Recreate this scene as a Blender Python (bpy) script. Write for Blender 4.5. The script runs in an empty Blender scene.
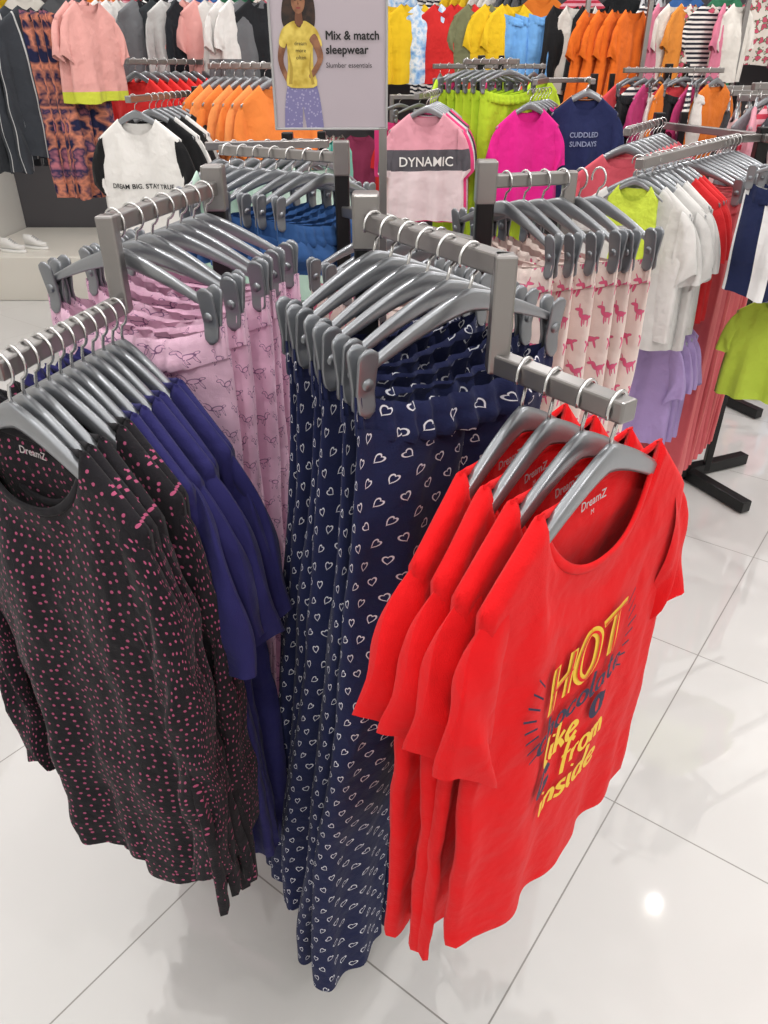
import bpy, bmesh, math, random
from mathutils import Vector, Matrix, noise
R=random.Random(7)
sc=bpy.context.scene
col=sc.collection
try:
    sc.view_settings.view_transform='Standard'
    sc.view_settings.look='None'
except Exception: pass
pi=math.pi

def hx(h):
    h=h.lstrip('#'); c=[int(h[i:i+2],16)/255 for i in (0,2,4)]
    return tuple((x/12.92 if x<=.04045 else ((x+.055)/1.055)**2.4) for x in c)+(1,)

# ---------------- node helpers ----------------
class NT:
    def __init__(s,name):
        s.m=bpy.data.materials.new(name); s.m.use_nodes=True
        s.t=s.m.node_tree; s.b=s.t.nodes['Principled BSDF']
    def new(s,k): return s.t.nodes.new(k)
    def ln(s,a,b): s.t.links.new(a,b)
    def put(s,inp,v):
        if hasattr(v,'is_output'): s.ln(v,inp)
        else: inp.default_value=v
    def math(s,op,a,b=0.0,c=None):
        n=s.new('ShaderNodeMath'); n.operation=op
        s.put(n.inputs[0],a); s.put(n.inputs[1],b)
        if c is not None: s.put(n.inputs[2],c)
        return n.outputs[0]
    def vm(s,op,a,b=None):
        n=s.new('ShaderNodeVectorMath'); n.operation=op
        s.put(n.inputs[0],a)
        if b is not None: s.put(n.inputs[1],b)
        return n.outputs[1] if op in('DOT_PRODUCT','LENGTH') else n.outputs[0]
    def sep(s,v):
        n=s.new('ShaderNodeSeparateXYZ'); s.ln(v,n.inputs[0]); return n.outputs
    def comb(s,x,y,z=0.0):
        n=s.new('ShaderNodeCombineXYZ'); s.put(n.inputs[0],x); s.put(n.inputs[1],y); s.put(n.inputs[2],z); return n.outputs[0]
    def mix(s,f,a,b):
        n=s.new('ShaderNodeMix'); n.data_type='RGBA'
        s.put(n.inputs[0],f); s.put(n.inputs[6],a); s.put(n.inputs[7],b); return n.outputs[2]
    def uv(s):
        n=s.new('ShaderNodeTexCoord'); return n.outputs['UV']
    def obj(s):
        n=s.new('ShaderNodeTexCoord'); return n.outputs['Object']
    def noise(s,v,scale,detail=2.0):
        n=s.new('ShaderNodeTexNoise'); s.ln(v,n.inputs['Vector']); n.inputs['Scale'].default_value=scale; n.inputs['Detail'].default_value=detail
        return n.outputs[0],n.outputs[1]
    def ramp(s,f,stops,const=False):
        n=s.new('ShaderNodeValToRGB'); s.ln(f,n.inputs[0]); e=n.color_ramp.elements
        if const: n.color_ramp.interpolation='CONSTANT'
        while len(e)<len(stops): e.new(.5)
        for i,(p,c) in enumerate(stops): e[i].position=p; e[i].color=c
        return n.outputs[0]
    def bump(s,h,st=.3,d=.01):
        n=s.new('ShaderNodeBump'); n.inputs['Strength'].default_value=st; n.inputs['Distance'].default_value=d
        s.ln(h,n.inputs['Height']); s.ln(n.outputs[0],s.b.inputs['Normal'])
    def cells(s,cell,asp=.85,swing=3.0):
        xyz=s.sep(s.uv())
        x=s.math('DIVIDE',xyz[0],cell); y=s.math('DIVIDE',xyz[1],cell*asp)
        row=s.math('FLOOR',y); x2=s.math('ADD',x,s.math('MULTIPLY',s.math('FLOORED_MODULO',row,2.0),.5))
        v=s.comb(x2,y)
        fl=s.vm('FLOOR',v); fr=s.vm('SUBTRACT',s.vm('FRACTION',v),(.5,.5,0))
        w=s.new('ShaderNodeTexWhiteNoise'); w.noise_dimensions='2D'; s.ln(fl,w.inputs['Vector'])
        rot=s.new('ShaderNodeVectorRotate'); rot.rotation_type='Z_AXIS'
        s.ln(fr,rot.inputs['Vector']); s.ln(s.math('MULTIPLY',s.math('SUBTRACT',w.outputs['Value'],.5),swing),rot.inputs['Angle'])
        return s.sep(rot.outputs[0]),w.outputs['Value']
    def ell(s,X,Y,cx,cy,a,b):
        p=s.math('DIVIDE',s.math('SUBTRACT',X,cx),a); q=s.math('DIVIDE',s.math('SUBTRACT',Y,cy),b)
        return s.math('ADD',s.math('MULTIPLY',p,p),s.math('MULTIPLY',q,q))
    def col(s,c): s.put(s.b.inputs['Base Color'],c)
    def set(s,**k):
        for a,v in k.items(): s.b.inputs[a.replace('_',' ')].default_value=v

def plain(name,c,rough=.5,metal=0,emit=0):
    t=NT(name); c=hx(c) if isinstance(c,str) else c
    t.col(c); t.set(Roughness=rough,Metallic=metal)
    if emit:
        t.b.inputs['Emission Color'].default_value=c; t.b.inputs['Emission Strength'].default_value=emit
    return t.m
def cloth_base(name):
    t=NT(name); t.set(Roughness=.85)
    t.b.inputs['Specular IOR Level'].default_value=.2
    t.b.inputs['Sheen Weight'].default_value=.06
    f1,_=t.noise(t.obj(),11,3)
    f3,_=t.noise(t.obj(),34,2)
    f2,_=t.noise(t.uv(),500,1)
    t.bump(t.math('ADD',t.math('ADD',f1,t.math('MULTIPLY',f3,.22)),t.math('MULTIPLY',f2,.05)),.65,.018)
    return t
_cc={}
def cloth(c):
    if c in _cc: return _cc[c]
    t=cloth_base('cloth_'+c.strip('#')); t.col(hx(c)); _cc[c]=t.m; return t.m
def m_dots(bg,fg,scale=62,th=.21,name='dotted_cloth'):
    t=cloth_base(name)
    v=t.new('ShaderNodeTexVoronoi'); v.voronoi_dimensions='2D'; v.inputs['Scale'].default_value=scale; v.inputs['Randomness'].default_value=.6
    t.ln(t.uv(),v.inputs['Vector'])
    t.col(t.mix(t.math('LESS_THAN',v.outputs['Distance'],th),hx(bg),hx(fg))); return t.m
def m_heart(bg,fg,cell=.030,name='heart_print_cloth'):
    t=cloth_base(name); o,_=t.cells(cell,.95,1.9)
    X=t.math('DIVIDE',o[0],.20); Y=t.math('DIVIDE',o[1],.22)
    ax=t.math('ABSOLUTE',X); sq=t.math('SQRT',ax)
    q2=t.math('ADD',t.math('SUBTRACT',t.math('MULTIPLY',Y,1.1),t.math('MULTIPLY',sq,.8)),.25)
    q=t.math('ADD',t.math('MULTIPLY',X,X),t.math('MULTIPLY',q2,q2))
    m=t.math('MULTIPLY',t.math('GREATER_THAN',q,.52),t.math('LESS_THAN',q,1.0))
    t.col(t.mix(m,hx(bg),hx(fg))); return t.m
def m_pony(bg,fg,ln,cell=.075,outline=False,name='pony_print_cloth'):
    t=cloth_base(name); o,w=t.cells(cell,.8,1.2)
    flip=t.math('SUBTRACT',t.math('MULTIPLY',t.math('GREATER_THAN',w,.5),2.0),1.0)
    X=t.math('MULTIPLY',o[0],flip); Y=o[1]
    parts=[(0,0,.2,.095),(.2,.13,.07,.15),(.27,.25,.1,.055),(.14,-.17,.035,.16),(-.13,-.17,.035,.16),(.05,-.13,.03,.13),(-.25,.03,.08,.045),(.25,.36,.016,.1)]
    m=None
    for p in parts:
        e=t.ell(X,Y,*p); m=e if m is None else t.math('MINIMUM',m,e)
    inner=t.math('LESS_THAN',m,1.0 if not outline else .55)
    edge=t.math('LESS_THAN',m,1.35 if not outline else 1.15)
    c=t.mix(edge,hx(bg),hx(ln)); t.col(t.mix(inner,c,hx(fg))); return t.m
def m_scribble(bg,l1,l2,cell=16,name='scribble_print_cloth',fill=.3,line=.045):
    t=cloth_base(name)
    uv=t.uv()
    v=t.new('ShaderNodeTexVoronoi'); v.voronoi_dimensions='2D'; v.inputs['Scale'].default_value=cell; v.inputs['Randomness'].default_value=.7
    t.ln(uv,v.inputs['Vector'])
    f,_=t.noise(uv,cell*2.6,2)
    sh=t.math('ADD',v.outputs['Distance'],t.math('MULTIPLY',t.math('SUBTRACT',f,.5),1.1))
    a=t.math('LESS_THAN',sh,fill)
    b=t.math('LESS_THAN',t.math('ABSOLUTE',t.math('SUBTRACT',sh,fill)),line)
    c=t.mix(a,hx(bg),hx(l1)); t.col(t.mix(b,c,hx(l2))); return t.m
def m_tie(cols,scale=14,name='tie_dye_cloth'):
    t=cloth_base(name); f,_=t.noise(t.uv(),scale,3)
    n=len(cols); t.col(t.ramp(f,[(.3+.4*i/(n-1),hx(c)) for i,c in enumerate(cols)])); return t.m
def m_stripe(c1,c2,w=.03,axis=1,name='striped_cloth',duty=.5):
    t=cloth_base(name); o=t.sep(t.uv())
    f=t.math('FRACT',t.math('DIVIDE',o[axis],w)); t.col(t.mix(t.math('LESS_THAN',f,duty),hx(c2),hx(c1))); return t.m
def m_bands(stops,name='colour_block_cloth'):
    t=cloth_base(name); o=t.sep(t.uv())
    f=t.math('MULTIPLY',o[1],-1.0)
    t.col(t.ramp(f,[(p,hx(c)) for p,c in stops],True)); return t.m
def m_denim(c):
    t=cloth_base('denim_'+c.strip('#')); f,_=t.noise(t.obj(),9,4)
    t.col(t.mix(f,hx(c),tuple(min(1,x*1.9) for x in hx(c)[:3])+(1,))); return t.m
def m_side(c,s,w,name='side_stripe_cloth',period=.12):
    t=cloth_base(name); o=t.sep(t.uv())
    f=t.math('FRACT',t.math('DIVIDE',o[0],period)); t.col(t.mix(t.math('LESS_THAN',f,w),hx(c),hx(s))); return t.m

# ---------------- mesh helpers ----------------
def mk_mesh(name,vs,fs,uvs=None,mat=None,smooth=True,merge=0):
    me=bpy.data.meshes.new(name); me.from_pydata([tuple(v) for v in vs],[],fs)
    if uvs:
        l=me.uv_layers.new(name='UVMap')
        for lp in me.loops: l.data[lp.index].uv=uvs[lp.vertex_index]
    if merge:
        bm=bmesh.new(); bm.from_mesh(me); bmesh.ops.remove_doubles(bm,verts=bm.verts,dist=merge); bm.to_mesh(me); bm.free()
    if smooth: me.polygons.foreach_set('use_smooth',[True]*len(me.polygons))
    if mat: me.materials.append(mat)
    me.update(); return me
def obj(name,me,parent=None,loc=(0,0,0),rz=0,mat=None):
    o=bpy.data.objects.new(name,me); col.objects.link(o); o.location=loc; o.rotation_euler=(0,0,rz)
    if parent: o.parent=parent
    if mat is not None and me is not None:
        if len(me.materials)==0: me.materials.append(mat)
        o.material_slots[0].link='OBJECT'; o.material_slots[0].material=mat
    return o
def tag(o,label,cat,group=None):
    o['label']=label; o['category']=cat
    if group: o['group']=group
    return o
def empty(name,loc): 
    o=bpy.data.objects.new(name,None); o.empty_display_size=.1; col.objects.link(o); o.location=loc; return o
def tube(pts,r,n=8,closed=False,ref=(0,1,0),flat=1.0):
    pts=[Vector(p) for p in pts]; N=len(pts); vs=[];fs=[]; ref=Vector(ref)
    for i,p in enumerate(pts):
        a=pts[(i-1)%N] if (closed or i>0) else p; b=pts[(i+1)%N] if (closed or i<N-1) else p
        T=(b-a).normalized(); rf=ref if abs(T.dot(ref))<.95 else Vector((0,0,1))
        s=T.cross(rf).normalized(); u=s.cross(T).normalized()
        rr=r[i] if isinstance(r,(list,tuple)) else r
        for k in range(n):
            th=2*pi*k/n; vs.append(p+s*rr*math.cos(th)+u*rr*flat*math.sin(th))
    M=N if closed else N-1
    for i in range(M):
        for k in range(n):
            a=i*n+k; b=i*n+(k+1)%n; c=((i+1)%N)*n+(k+1)%n; d=((i+1)%N)*n+k; fs.append((a,b,c,d))
    if not closed: fs.append(tuple(range(n))[::-1]); fs.append(tuple((N-1)*n+k for k in range(n)))
    return vs,fs
def box_mesh(name,size,bev=.003,mat=None,seg=2):
    bm=bmesh.new(); bmesh.ops.create_cube(bm,size=1)
    bmesh.ops.scale(bm,vec=size,verts=bm.verts)
    if bev: bmesh.ops.bevel(bm,geom=list(bm.edges),offset=bev,segments=seg,affect='EDGES',profile=.5)
    me=bpy.data.meshes.new(name); bm.to_mesh(me); bm.free()
    if mat: me.materials.append(mat)
    return me
def box(name,c,size,mat,parent=None,rz=0,bev=.003,ploc=(0,0,0)):
    me=box_mesh(name,size,bev,mat); return obj(name,me,parent,tuple(c[i]-ploc[i] for i in range(3)),rz)
def beam(name,p0,p1,w,mat,parent=None,ploc=(0,0,0),h=None):
    p0=Vector(p0);p1=Vector(p1); d=p1-p0
    me=box_mesh(name,(d.length,w,h or w),min(w*.12,.004),mat)
    o=obj(name,me,parent,(p0+p1)/2-Vector(ploc))
    if abs(d.z)>.9*d.length: o.rotation_euler=(0,-pi/2,0)
    else: o.rotation_euler=(0,-math.asin(d.z/d.length),math.atan2(d.y,d.x))
    return o
def text_geo(s,size,offset=0,shear=0,maxe=.01,align='CENTER'):
    cu=bpy.data.curves.new('t','FONT'); cu.body=s; cu.size=size; cu.align_x=align; cu.offset=offset; cu.shear=shear; cu.resolution_u=3
    o=bpy.data.objects.new('t',cu); col.objects.link(o)
    dg=bpy.context.evaluated_depsgraph_get(); me=bpy.data.meshes.new_from_object(o.evaluated_get(dg))
    bpy.data.objects.remove(o); bpy.data.curves.remove(cu)
    bm=bmesh.new(); bm.from_mesh(me); bmesh.ops.triangulate(bm,faces=bm.faces)
    if maxe:
        for _ in range(4):
            es=[e for e in bm.edges if e.calc_length()>maxe]
            if not es: break
            bmesh.ops.subdivide_edges(bm,edges=es,cuts=1); bmesh.ops.triangulate(bm,faces=bm.faces)
    vs=[v.co.copy() for v in bm.verts]; bm.verts.index_update(); fs=[tuple(v.index for v in f.verts) for f in bm.faces]
    bm.free(); bpy.data.meshes.remove(me); return vs,fs
def flat_text(name,s,size,mat,parent,loc,bold=0,align='LEFT'):
    vs,fs=text_geo(s,size,0,0,0,align); V=[];F=[]
    for k,(dx,dz) in enumerate([(0,0)]+([(bold,0),(bold*.5,bold*.5),(bold*.5,-bold*.5)] if bold else [])):
        b=len(V); V+=[(v.x+dx,-.00004*k,v.y+dz) for v in vs]; F+=[tuple(i+b for i in f) for f in fs]
    return obj(name,mk_mesh(name,V,F,mat=mat,smooth=False),parent,loc)

# ---------------- garments ----------------
def smooth(t): return t*t*(3-2*t)
def wr(x,z,s,a=.005):
    return a*noise.noise(Vector((x*13,z*7,s*3.7)))+a*.5*noise.noise(Vector((x*34+z*9,z*18,s*1.9+5)))
class Shirt:
    def __init__(s,seed=0,ws=.195,wh=.235,L=.62,nw=.1,nf=.09,nb=.02,fold=.022,th=.03,long=False,tank=False,nx=40,nz=28,z0=-.088,zt=-.165,sl=1.0,lx=0,ly=0,dr=.004,wa=.007):
        r=random.Random(seed); s.__dict__.update(locals())
        s.ph=[r.uniform(0,6.28) for _ in range(8)]; s.k=[r.uniform(3.2,4.8),r.uniform(7.5,10.5),r.uniform(14,18)]
        s.zh=z0-L
    def W(s,t): return s.wh+(s.ws-s.wh)*smooth(min(1,max(0,t)))
    def ztop(s,xs,side):
        a=abs(xs)
        if a<s.nw-1e-6:
            d=s.nf if side<0 else s.nb
            return s.z0-d*(1-(a/s.nw)**2.6)**.75
        return s.z0-(a-s.nw)/(s.ws-s.nw)*(s.z0-s.zt)
    def shift(s,q,t):
        a=s.fold*(1-t)**.8 if t<1 else 0
        drag=s.dr*math.sin(pi*min(1,max(0,t)))*math.sin(26*(1-t)-6*abs(q)+s.ph[5])*(1-abs(q))*2*abs(q)
        return a*(.7*math.sin(s.k[0]*q+s.ph[0]+.8*t)+.5*math.sin(s.k[1]*q+s.ph[1]-1.2*t)+.22*math.sin(s.k[2]*q+s.ph[2]))+drag+s.ly*(1-t)+wr(q*s.ws,(1-t)*s.L,s.seed,s.wa)*min(1,(1-t)*5)
    def pos(s,q,t,side):
        xs=q*s.ws; zt=s.ztop(xs,side); z=s.zh+(zt-s.zh)*t
        z+=(1-t)**3*(.012*math.sin(3*q+s.ph[3])+.02*q*q-.01)
        x=q*s.W(t)+s.lx*(1-t)
        below=max(0,zt-z)
        d=s.th*(1-abs(q)**3)*(1-t**6)
        if abs(xs)>=s.nw or t<1: d=max(d,.0105*math.sqrt(min(1,below/.012))*(1 if abs(q)<.97 else (1-abs(q))/.03))
        if abs(xs)<s.nw: d=max(d,.016*(1-(xs/s.nw)**2)*t**4+.0*t)
        return Vector((x,side*d+s.shift(q,t),z))
    def cols(s):
        q=[-1+2*i/s.nx for i in range(s.nx+1)]
        for e in(-s.nw/s.ws,s.nw/s.ws):
            j=min(range(len(q)),key=lambda i:abs(q[i]-e)); q[j]=e
        return q
    def body(s):
        vs=[];fs=[];uv=[]; q=s.cols(); n=len(q)
        tt=[j/s.nz for j in range(s.nz+1)]; tt.insert(-1,1-.35/s.nz); tt.insert(-1,1-.1/s.nz); m=len(tt)-1
        for side in(-1,1):
            base=len(vs)
            for t in tt:
                for a in q:
                    p=s.pos(a,t,side); vs.append(p); uv.append((a*s.W(t)*1.03+(3 if side>0 else 0),p.z))
            for j in range(m):
                for i in range(n-1):
                    A=base+j*n+i; f=(A,A+1,A+n+1,A+n); fs.append(f if side<0 else f[::-1])
        return vs,fs,uv
    def sleeve(s,sg):
        w,zt=s.ws,s.zt; n=28; m=22 if not s.long else 34; r=random.Random(s.seed*7+sg); ph=r.uniform(0,6); q=s.sl; fl=r.uniform(-.006,.008)
        if s.long:
            T=[(w-.03,zt+.006),(w+.06,zt-.04),(w+.03,zt-.3),(w+.03,zt-.60)]; B=[(w-.03,zt-.17),(w-.02,zt-.2),(w-.03,zt-.35),(w-.03,zt-.605)]; ry=(.013,.024)
        else:
            T=[(w-.03,zt+.008),(w+.022,zt-.015),(w+.048*q+fl,zt-.10*q),(w+.054*q+fl,zt-.19*q)]; B=[(w-.03,zt-.17),(w-.02,zt-.18),(w-.020,zt-.2*q),(w-.020-fl,zt-.230*q)]; ry=(.013,.021)
        def bz(P,t):
            a=(1-t)**3;b=3*t*(1-t)**2;c=3*t*t*(1-t);d=t**3
            return Vector((a*P[0][0]+b*P[1][0]+c*P[2][0]+d*P[3][0],a*P[0][1]+b*P[1][1]+c*P[2][1]+d*P[3][1]))
        vs=[];fs=[];uv=[]
        for j in range(m+1):
            t=j/m; tp=bz(T,t); bt=bz(B,t); mid=(tp+bt)/2; hf=(tp-bt)/2
            sh=s.shift(sg,.75)*(1-t)+ .012*t*math.sin(ph)+s.ly*.4*t
            for k in range(n+1):
                th=2*pi*k/n; c=math.cos(th); c2=math.copysign(abs(c)**.8,c)
                yy=(ry[0]+(ry[1]-ry[0])*t)*math.sin(th)*(1+.3*math.sin(3*th+ph+t*5))+sh+.008*math.sin(9*t*(3 if s.long else 1)+ph+c*2)*t
                X=sg*(mid.x+hf.x*c2); Z=mid.y+hf.y*c2
                yy+=wr(X+(.3 if math.sin(th)>0 else 0),Z,s.seed+1,s.wa*1.3)*min(1,t*4)*abs(math.sin(th))
                vs.append((X+s.lx*.35*t,yy,Z+.006*t*math.sin(2*th+ph))); uv.append((5+sg*k/n*.34,Z))
            if j:
                for k in range(n):
                    a=(j-1)*(n+1)+k; fs.append((a,a+1,a+n+2,a+n+1))
        return vs,fs,uv
    def on_front(s,x,z,off=.0055,side=-1):
        t=.6
        for _ in range(14):
            q=max(-1,min(1,(x-s.lx*(1-t))/s.W(t))); zt=s.ztop(q*s.ws,side)
            zz=z-(1-t)**3*(.012*math.sin(3*q+s.ph[3])+.02*q*q-.01)
            t=max(0,min(1,(zz-s.zh)/(zt-s.zh)))
        p=s.pos(q,t,side); return Vector((x,p.y-off,z))
    def band(s):
        pts=[]; N=24
        for i in range(N+1):
            xs=-s.nw+2*s.nw*i/N; pts.append(s.pos(xs/s.ws,1,-1))
        for i in range(N-1,0,-1):
            xs=-s.nw+2*s.nw*i/N; pts.append(s.pos(xs/s.ws,1,1))
        return tube(pts,.006,6,True,flat=.45)
_mc={}
def single_shirt(key,**kw):
    if key in _mc: return _mc[key]
    S=Shirt(**kw); vs,fs,uv=S.body(); vs=list(vs)
    if not kw.get('tank'):
        for sg in(-1,1):
            v,f,u=S.sleeve(sg); b=len(vs); vs+=v; uv+=u; fs+=[tuple(i+b for i in q) for q in f]
    _mc[key]=(mk_mesh('shirt',vs,fs,uv,smooth=True,merge=1e-5),S); return _mc[key]
def near_shirt(name,mat,band_mat,loc,rz,**kw):
    kw.setdefault('nx',64); kw.setdefault('nz',48)
    S=Shirt(**kw); v,f,u=S.body()
    root=obj(name,mk_mesh(name,v,f,u,mat,merge=1e-5),None,loc,rz)
    for sg in(-1,1):
        v,f,u=S.sleeve(sg); obj('sleeve',mk_mesh('sleeve',v,f,u,mat),root)
    v,f=S.band(); obj('neckband',mk_mesh('neckband',v,f,None,band_mat),root)
    return root,S
def print_on(root,S,txt,size,x,z,mat,offset=0,shear=0,rot=0,back=False,name='printed_lettering',off=.0055):
    vs,fs=text_geo(txt,size,offset,shear,.008)
    out=[]; c,sn=math.cos(rot),math.sin(rot)
    for v in vs:
        X=x+v.x*c-v.y*sn; Z=z+v.x*sn+v.y*c
        out.append(S.on_front(X,Z,off,1 if back else -1))
    return obj(name,mk_mesh(name,out,fs,mat=mat,smooth=False),root)
# hand lettering: brush strokes per letter
OO=[(.25,.5),(.08,.38),(.06,.14),(.22,0),(.4,.1),(.43,.36),(.25,.5)]
LET={'c':([[(.42,.42),(.25,.5),(.07,.33),(.1,.06),(.3,0),(.45,.12)]],.52),
'h':([[(.05,1),(.06,0)],[(.06,.28),(.25,.5),(.4,.4),(.4,.1),(.5,0)]],.58),
'o':([OO],.54),'l':([[(.12,1),(.08,.25),(.17,0),(.28,.07)]],.32),
'a':([OO,[(.44,.5),(.42,.12),(.55,0)]],.62),
't':([[(.18,.88),(.14,.18),(.26,0),(.38,.08)],[(0,.56),(.36,.62)]],.44),
'e':([[(.08,.24),(.42,.32),(.36,.47),(.2,.5),(.06,.28),(.13,.03),(.3,0),(.46,.12)]],.52),
'i':([[(.1,.5),(.09,.12),(.2,0)],[(.1,.74),(.13,.80)]],.28),
'k':([[(.06,1),(.05,0)],[(.4,.52),(.08,.22),(.24,.26),(.44,-.02)]],.5),
'f':([[(.42,.9),(.28,1),(.16,.8),(.15,-.22)],[(0,.5),(.36,.54)]],.42),
'r':([[(.06,.5),(.08,0)],[(.08,.28),(.2,.47),(.37,.46)]],.42),
'm':([[(.05,.5),(.05,0)],[(.05,.33),(.18,.5),(.28,.4),(.28,0)],[(.28,.33),(.42,.5),(.53,.4),(.54,0)]],.66),
'n':([[(.05,.5),(.05,0)],[(.05,.33),(.25,.5),(.38,.38),(.39,0)]],.5),
's':([[(.38,.44),(.2,.5),(.08,.4),(.2,.27),(.36,.15),(.24,0),(.03,.06)]],.46),
'd':([OO,[(.48,1.0),(.43,.12),(.55,0)]],.6),
'G':([[(.6,.8),(.4,1),(.12,.78),(.06,.3),(.3,0),(.58,.14),(.62,.44)],[(.35,.44),(.75,.44)]],.82),
'H':([[(.1,1),(.04,0)],[(.62,1),(.56,0)],[(0,.48),(.66,.56)]],.78),
'O':([[(.4,1),(.12,.76),(.08,.26),(.34,0),(.64,.22),(.68,.74),(.4,1)]],.84),
'T':([[(-.05,.93),(.4,1),(.8,.95)],[(.4,.98),(.33,0)]],.8)}
def catmull(P,n=7):
    if len(P)<3: return [tuple(P[0][i]+(P[1][i]-P[0][i])*k/6 for i in(0,1)) for k in range(7)]
    Q=[P[0]]+list(P)+[P[-1]]
    if P[0]==P[-1]: Q[0]=P[-2];Q[-1]=P[1]
    out=[]
    for i in range(1,len(Q)-2):
        for k in range(n):
            t=k/n; a,b,c,d=Q[i-1:i+3]
            out.append(tuple(.5*(2*b[j]+(c[j]-a[j])*t+(2*a[j]-5*b[j]+4*c[j]-d[j])*t*t+(3*b[j]-a[j]-3*c[j]+d[j])*t**3) for j in(0,1)))
    out.append(P[-1]); return out
def hand(root,S,word,h,x,z,mat,w,rot=0,shear=.2,off=.006,name='printed_lettering',asp=.9):
    tot=sum(LET[c][1] for c in word)*h*asp; px=-tot/2; vs=[];fs=[]; c0,s0=math.cos(rot),math.sin(rot)
    for ch in word:
        st,adv=LET[ch]
        for pts in st:
            q=[((px+p[0]*h*asp+shear*p[1]*h),p[1]*h) for p in catmull(pts)]
            b=len(vs); n=len(q)
            for i,p in enumerate(q):
                a=q[max(0,i-1)]; c=q[min(n-1,i+1)]; dx,dy=c[0]-a[0],c[1]-a[1]; l=math.hypot(dx,dy) or 1
                nx_,ny_=-dy/l,dx/l; ww=w*(.55+.55*abs(dy/l))*.5
                for sg in(-1,1):
                    X,Y=p[0]+sg*nx_*ww,p[1]+sg*ny_*ww
                    vs.append(S.on_front(x+X*c0-Y*s0,z+X*s0+Y*c0,off))
                if i: fs.append((b+2*i-2,b+2*i-1,b+2*i+1,b+2*i))
            off+=.00003
        px+=adv*h*asp
    return obj(name,mk_mesh(name,vs,fs,mat=mat,smooth=False),root)

class Pants:
    def __init__(s,seed=0,hw=.165,L=1.05,th=.028,fold=.014,n=44,m=44,z0=-.158,droop=.03,taper=.05,k=55,lx=0,ly=0):
        r=random.Random(seed); s.__dict__.update(locals()); s.ph=[r.uniform(0,6.28) for _ in range(6)]
        s.kk=[k*r.uniform(.8,1.15),k*r.uniform(1.6,2.1),k*.45]
    def shift(s,x,t):
        a=s.fold*(.45+.75*t)
        return a*(.7*math.sin(s.kk[0]*x+s.ph[0]+t*1.5)+.35*math.sin(s.kk[1]*x+s.ph[1]-t*2)+.8*math.sin(s.kk[2]*x+s.ph[2]+t)*t)+.010*t*math.sin(t*9+s.ph[3])+wr(x,t*s.L*.6,s.seed,.010)*min(1,t*4)
    def pinch(s,x): return 1-.7*math.exp(-((abs(x)-.152)/.016)**2)
    def body(s):
        vs=[];fs=[];uv=[]
        for leg in(-1,1):
            base=len(vs)
            for j in range(s.m+1):
                t=j/s.m; rx=s.hw*.53*(1-s.taper*t); cx=leg*(s.hw*.49+.006*t)
                arc=0; prev=None
                for k in range(s.n+1):
                    th=2*pi*k/s.n; c=math.cos(th); x=cx+rx*c; pn=1-(1-s.pinch(x))*(1-t)**10
                    y=s.th*(.5+.6*min(1,t*3))*math.sin(th)*pn+s.shift(x,t)*pn+ leg*.004
                    z=s.z0-.012-s.L*t-s.droop*max(0,1-(x/s.hw)**2)*(1-t)**4+ .01*t*math.sin(x*20+s.ph[4])
                    e=smooth(t)*.5+t*.5
                    u=x if math.sin(th)<0 else 2-x
                    vs.append((x+s.lx*e,y+s.ly*e,z)); uv.append((leg*.5+k/s.n*rx*4.4,z))
                if j:
                    for k in range(s.n):
                        a=base+(j-1)*(s.n+1)+k; fs.append((a,a+1,a+s.n+2,a+s.n+1))
        return vs,fs,uv
    def waist(s):
        N=120; vs=[];fs=[];uv=[]
        for j in range(6):
            t=j/5
            for k in range(N):
                th=2*pi*k/N; c=math.cos(th); x=s.hw*1.02*c
                pu=abs(math.sin(t*pi*2))
                y=((.016+.012*t)*(1+.25*pu)+.0035*math.sin(th*30)*(1 if t<.5 else 1.6))*math.sin(th)+s.shift(x,0)*.9+.002*math.sin(th*31+s.ph[1])
                y*=s.pinch(x)
                z=s.z0+.024-.046*t-s.droop*max(0,1-(x/s.hw)**2)
                vs.append((x,y,z)); uv.append((k/N*s.hw*4,z))
            if j:
                for k in range(N):
                    a=(j-1)*N+k;b=(j-1)*N+(k+1)%N; fs.append((a,b,b+N,a+N))
        return vs,fs,uv
def near_pants(name,mat,loc,rz,**kw):
    kw.setdefault('n',72); kw.setdefault('m',60)
    P=Pants(**kw); v,f,u=P.body(); root=obj(name,mk_mesh(name,v,f,u,mat),None,loc,rz)
    v,f,u=P.waist(); obj('waistband',mk_mesh('waistband',v,f,u,mat),root); return root
def single_pants(key,**kw):
    if key in _mc: return _mc[key]
    P=Pants(**kw); v,f,u=P.body(); v2,f2,u2=P.waist(); b=len(v)
    _mc[key]=(mk_mesh('trousers',v+v2,f+[tuple(i+b for i in q) for q in f2],u+u2),P); return _mc[key]

# hangers
M_hang=plain('grey_hanger_plastic','#94979c',.3,.7)
M_clip=plain('grey_clip_plastic','#85888d',.32,.65)
M_steel=plain('brushed_steel_wire','#d2d2d2',.25,1)
def arch(prof,half,hh,ht,n=32):
    vs=[];fs=[];K=8
    for i in range(n+1):
        s=-1+2*i/n; x=s*half; z=prof(s); h=hh(s)
        for (a,b) in((-1,-.6),(-.6,-1),(.6,-1),(1,-.6),(1,.6),(.6,1),(-.6,1),(-1,.6)):
            vs.append((x,a*ht,z+b*h))
        if i:
            for k in range(K):
                a=(i-1)*K+k;b=(i-1)*K+(k+1)%K; fs.append((a,b,b+K,a+K))
    fs.append(tuple(range(K))[::-1]); fs.append(tuple(n*K+k for k in range(K)))
    return vs,fs
v,f=arch(lambda s:-.066-.106*(abs(s)**1.3 if abs(s)<1 else 1)-.004*(1-abs(s)),.186,lambda s:.006+.010*(1-abs(s))**.8,.006)
ME_sh=mk_mesh('clothes_hanger',v,f,mat=M_hang)
def cprof(s):
    a=abs(s); return -.060-.050*(a**1.35)
v,f=arch(cprof,.158,lambda s:.0050+.0085*(1-abs(s)),.0048)
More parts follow.
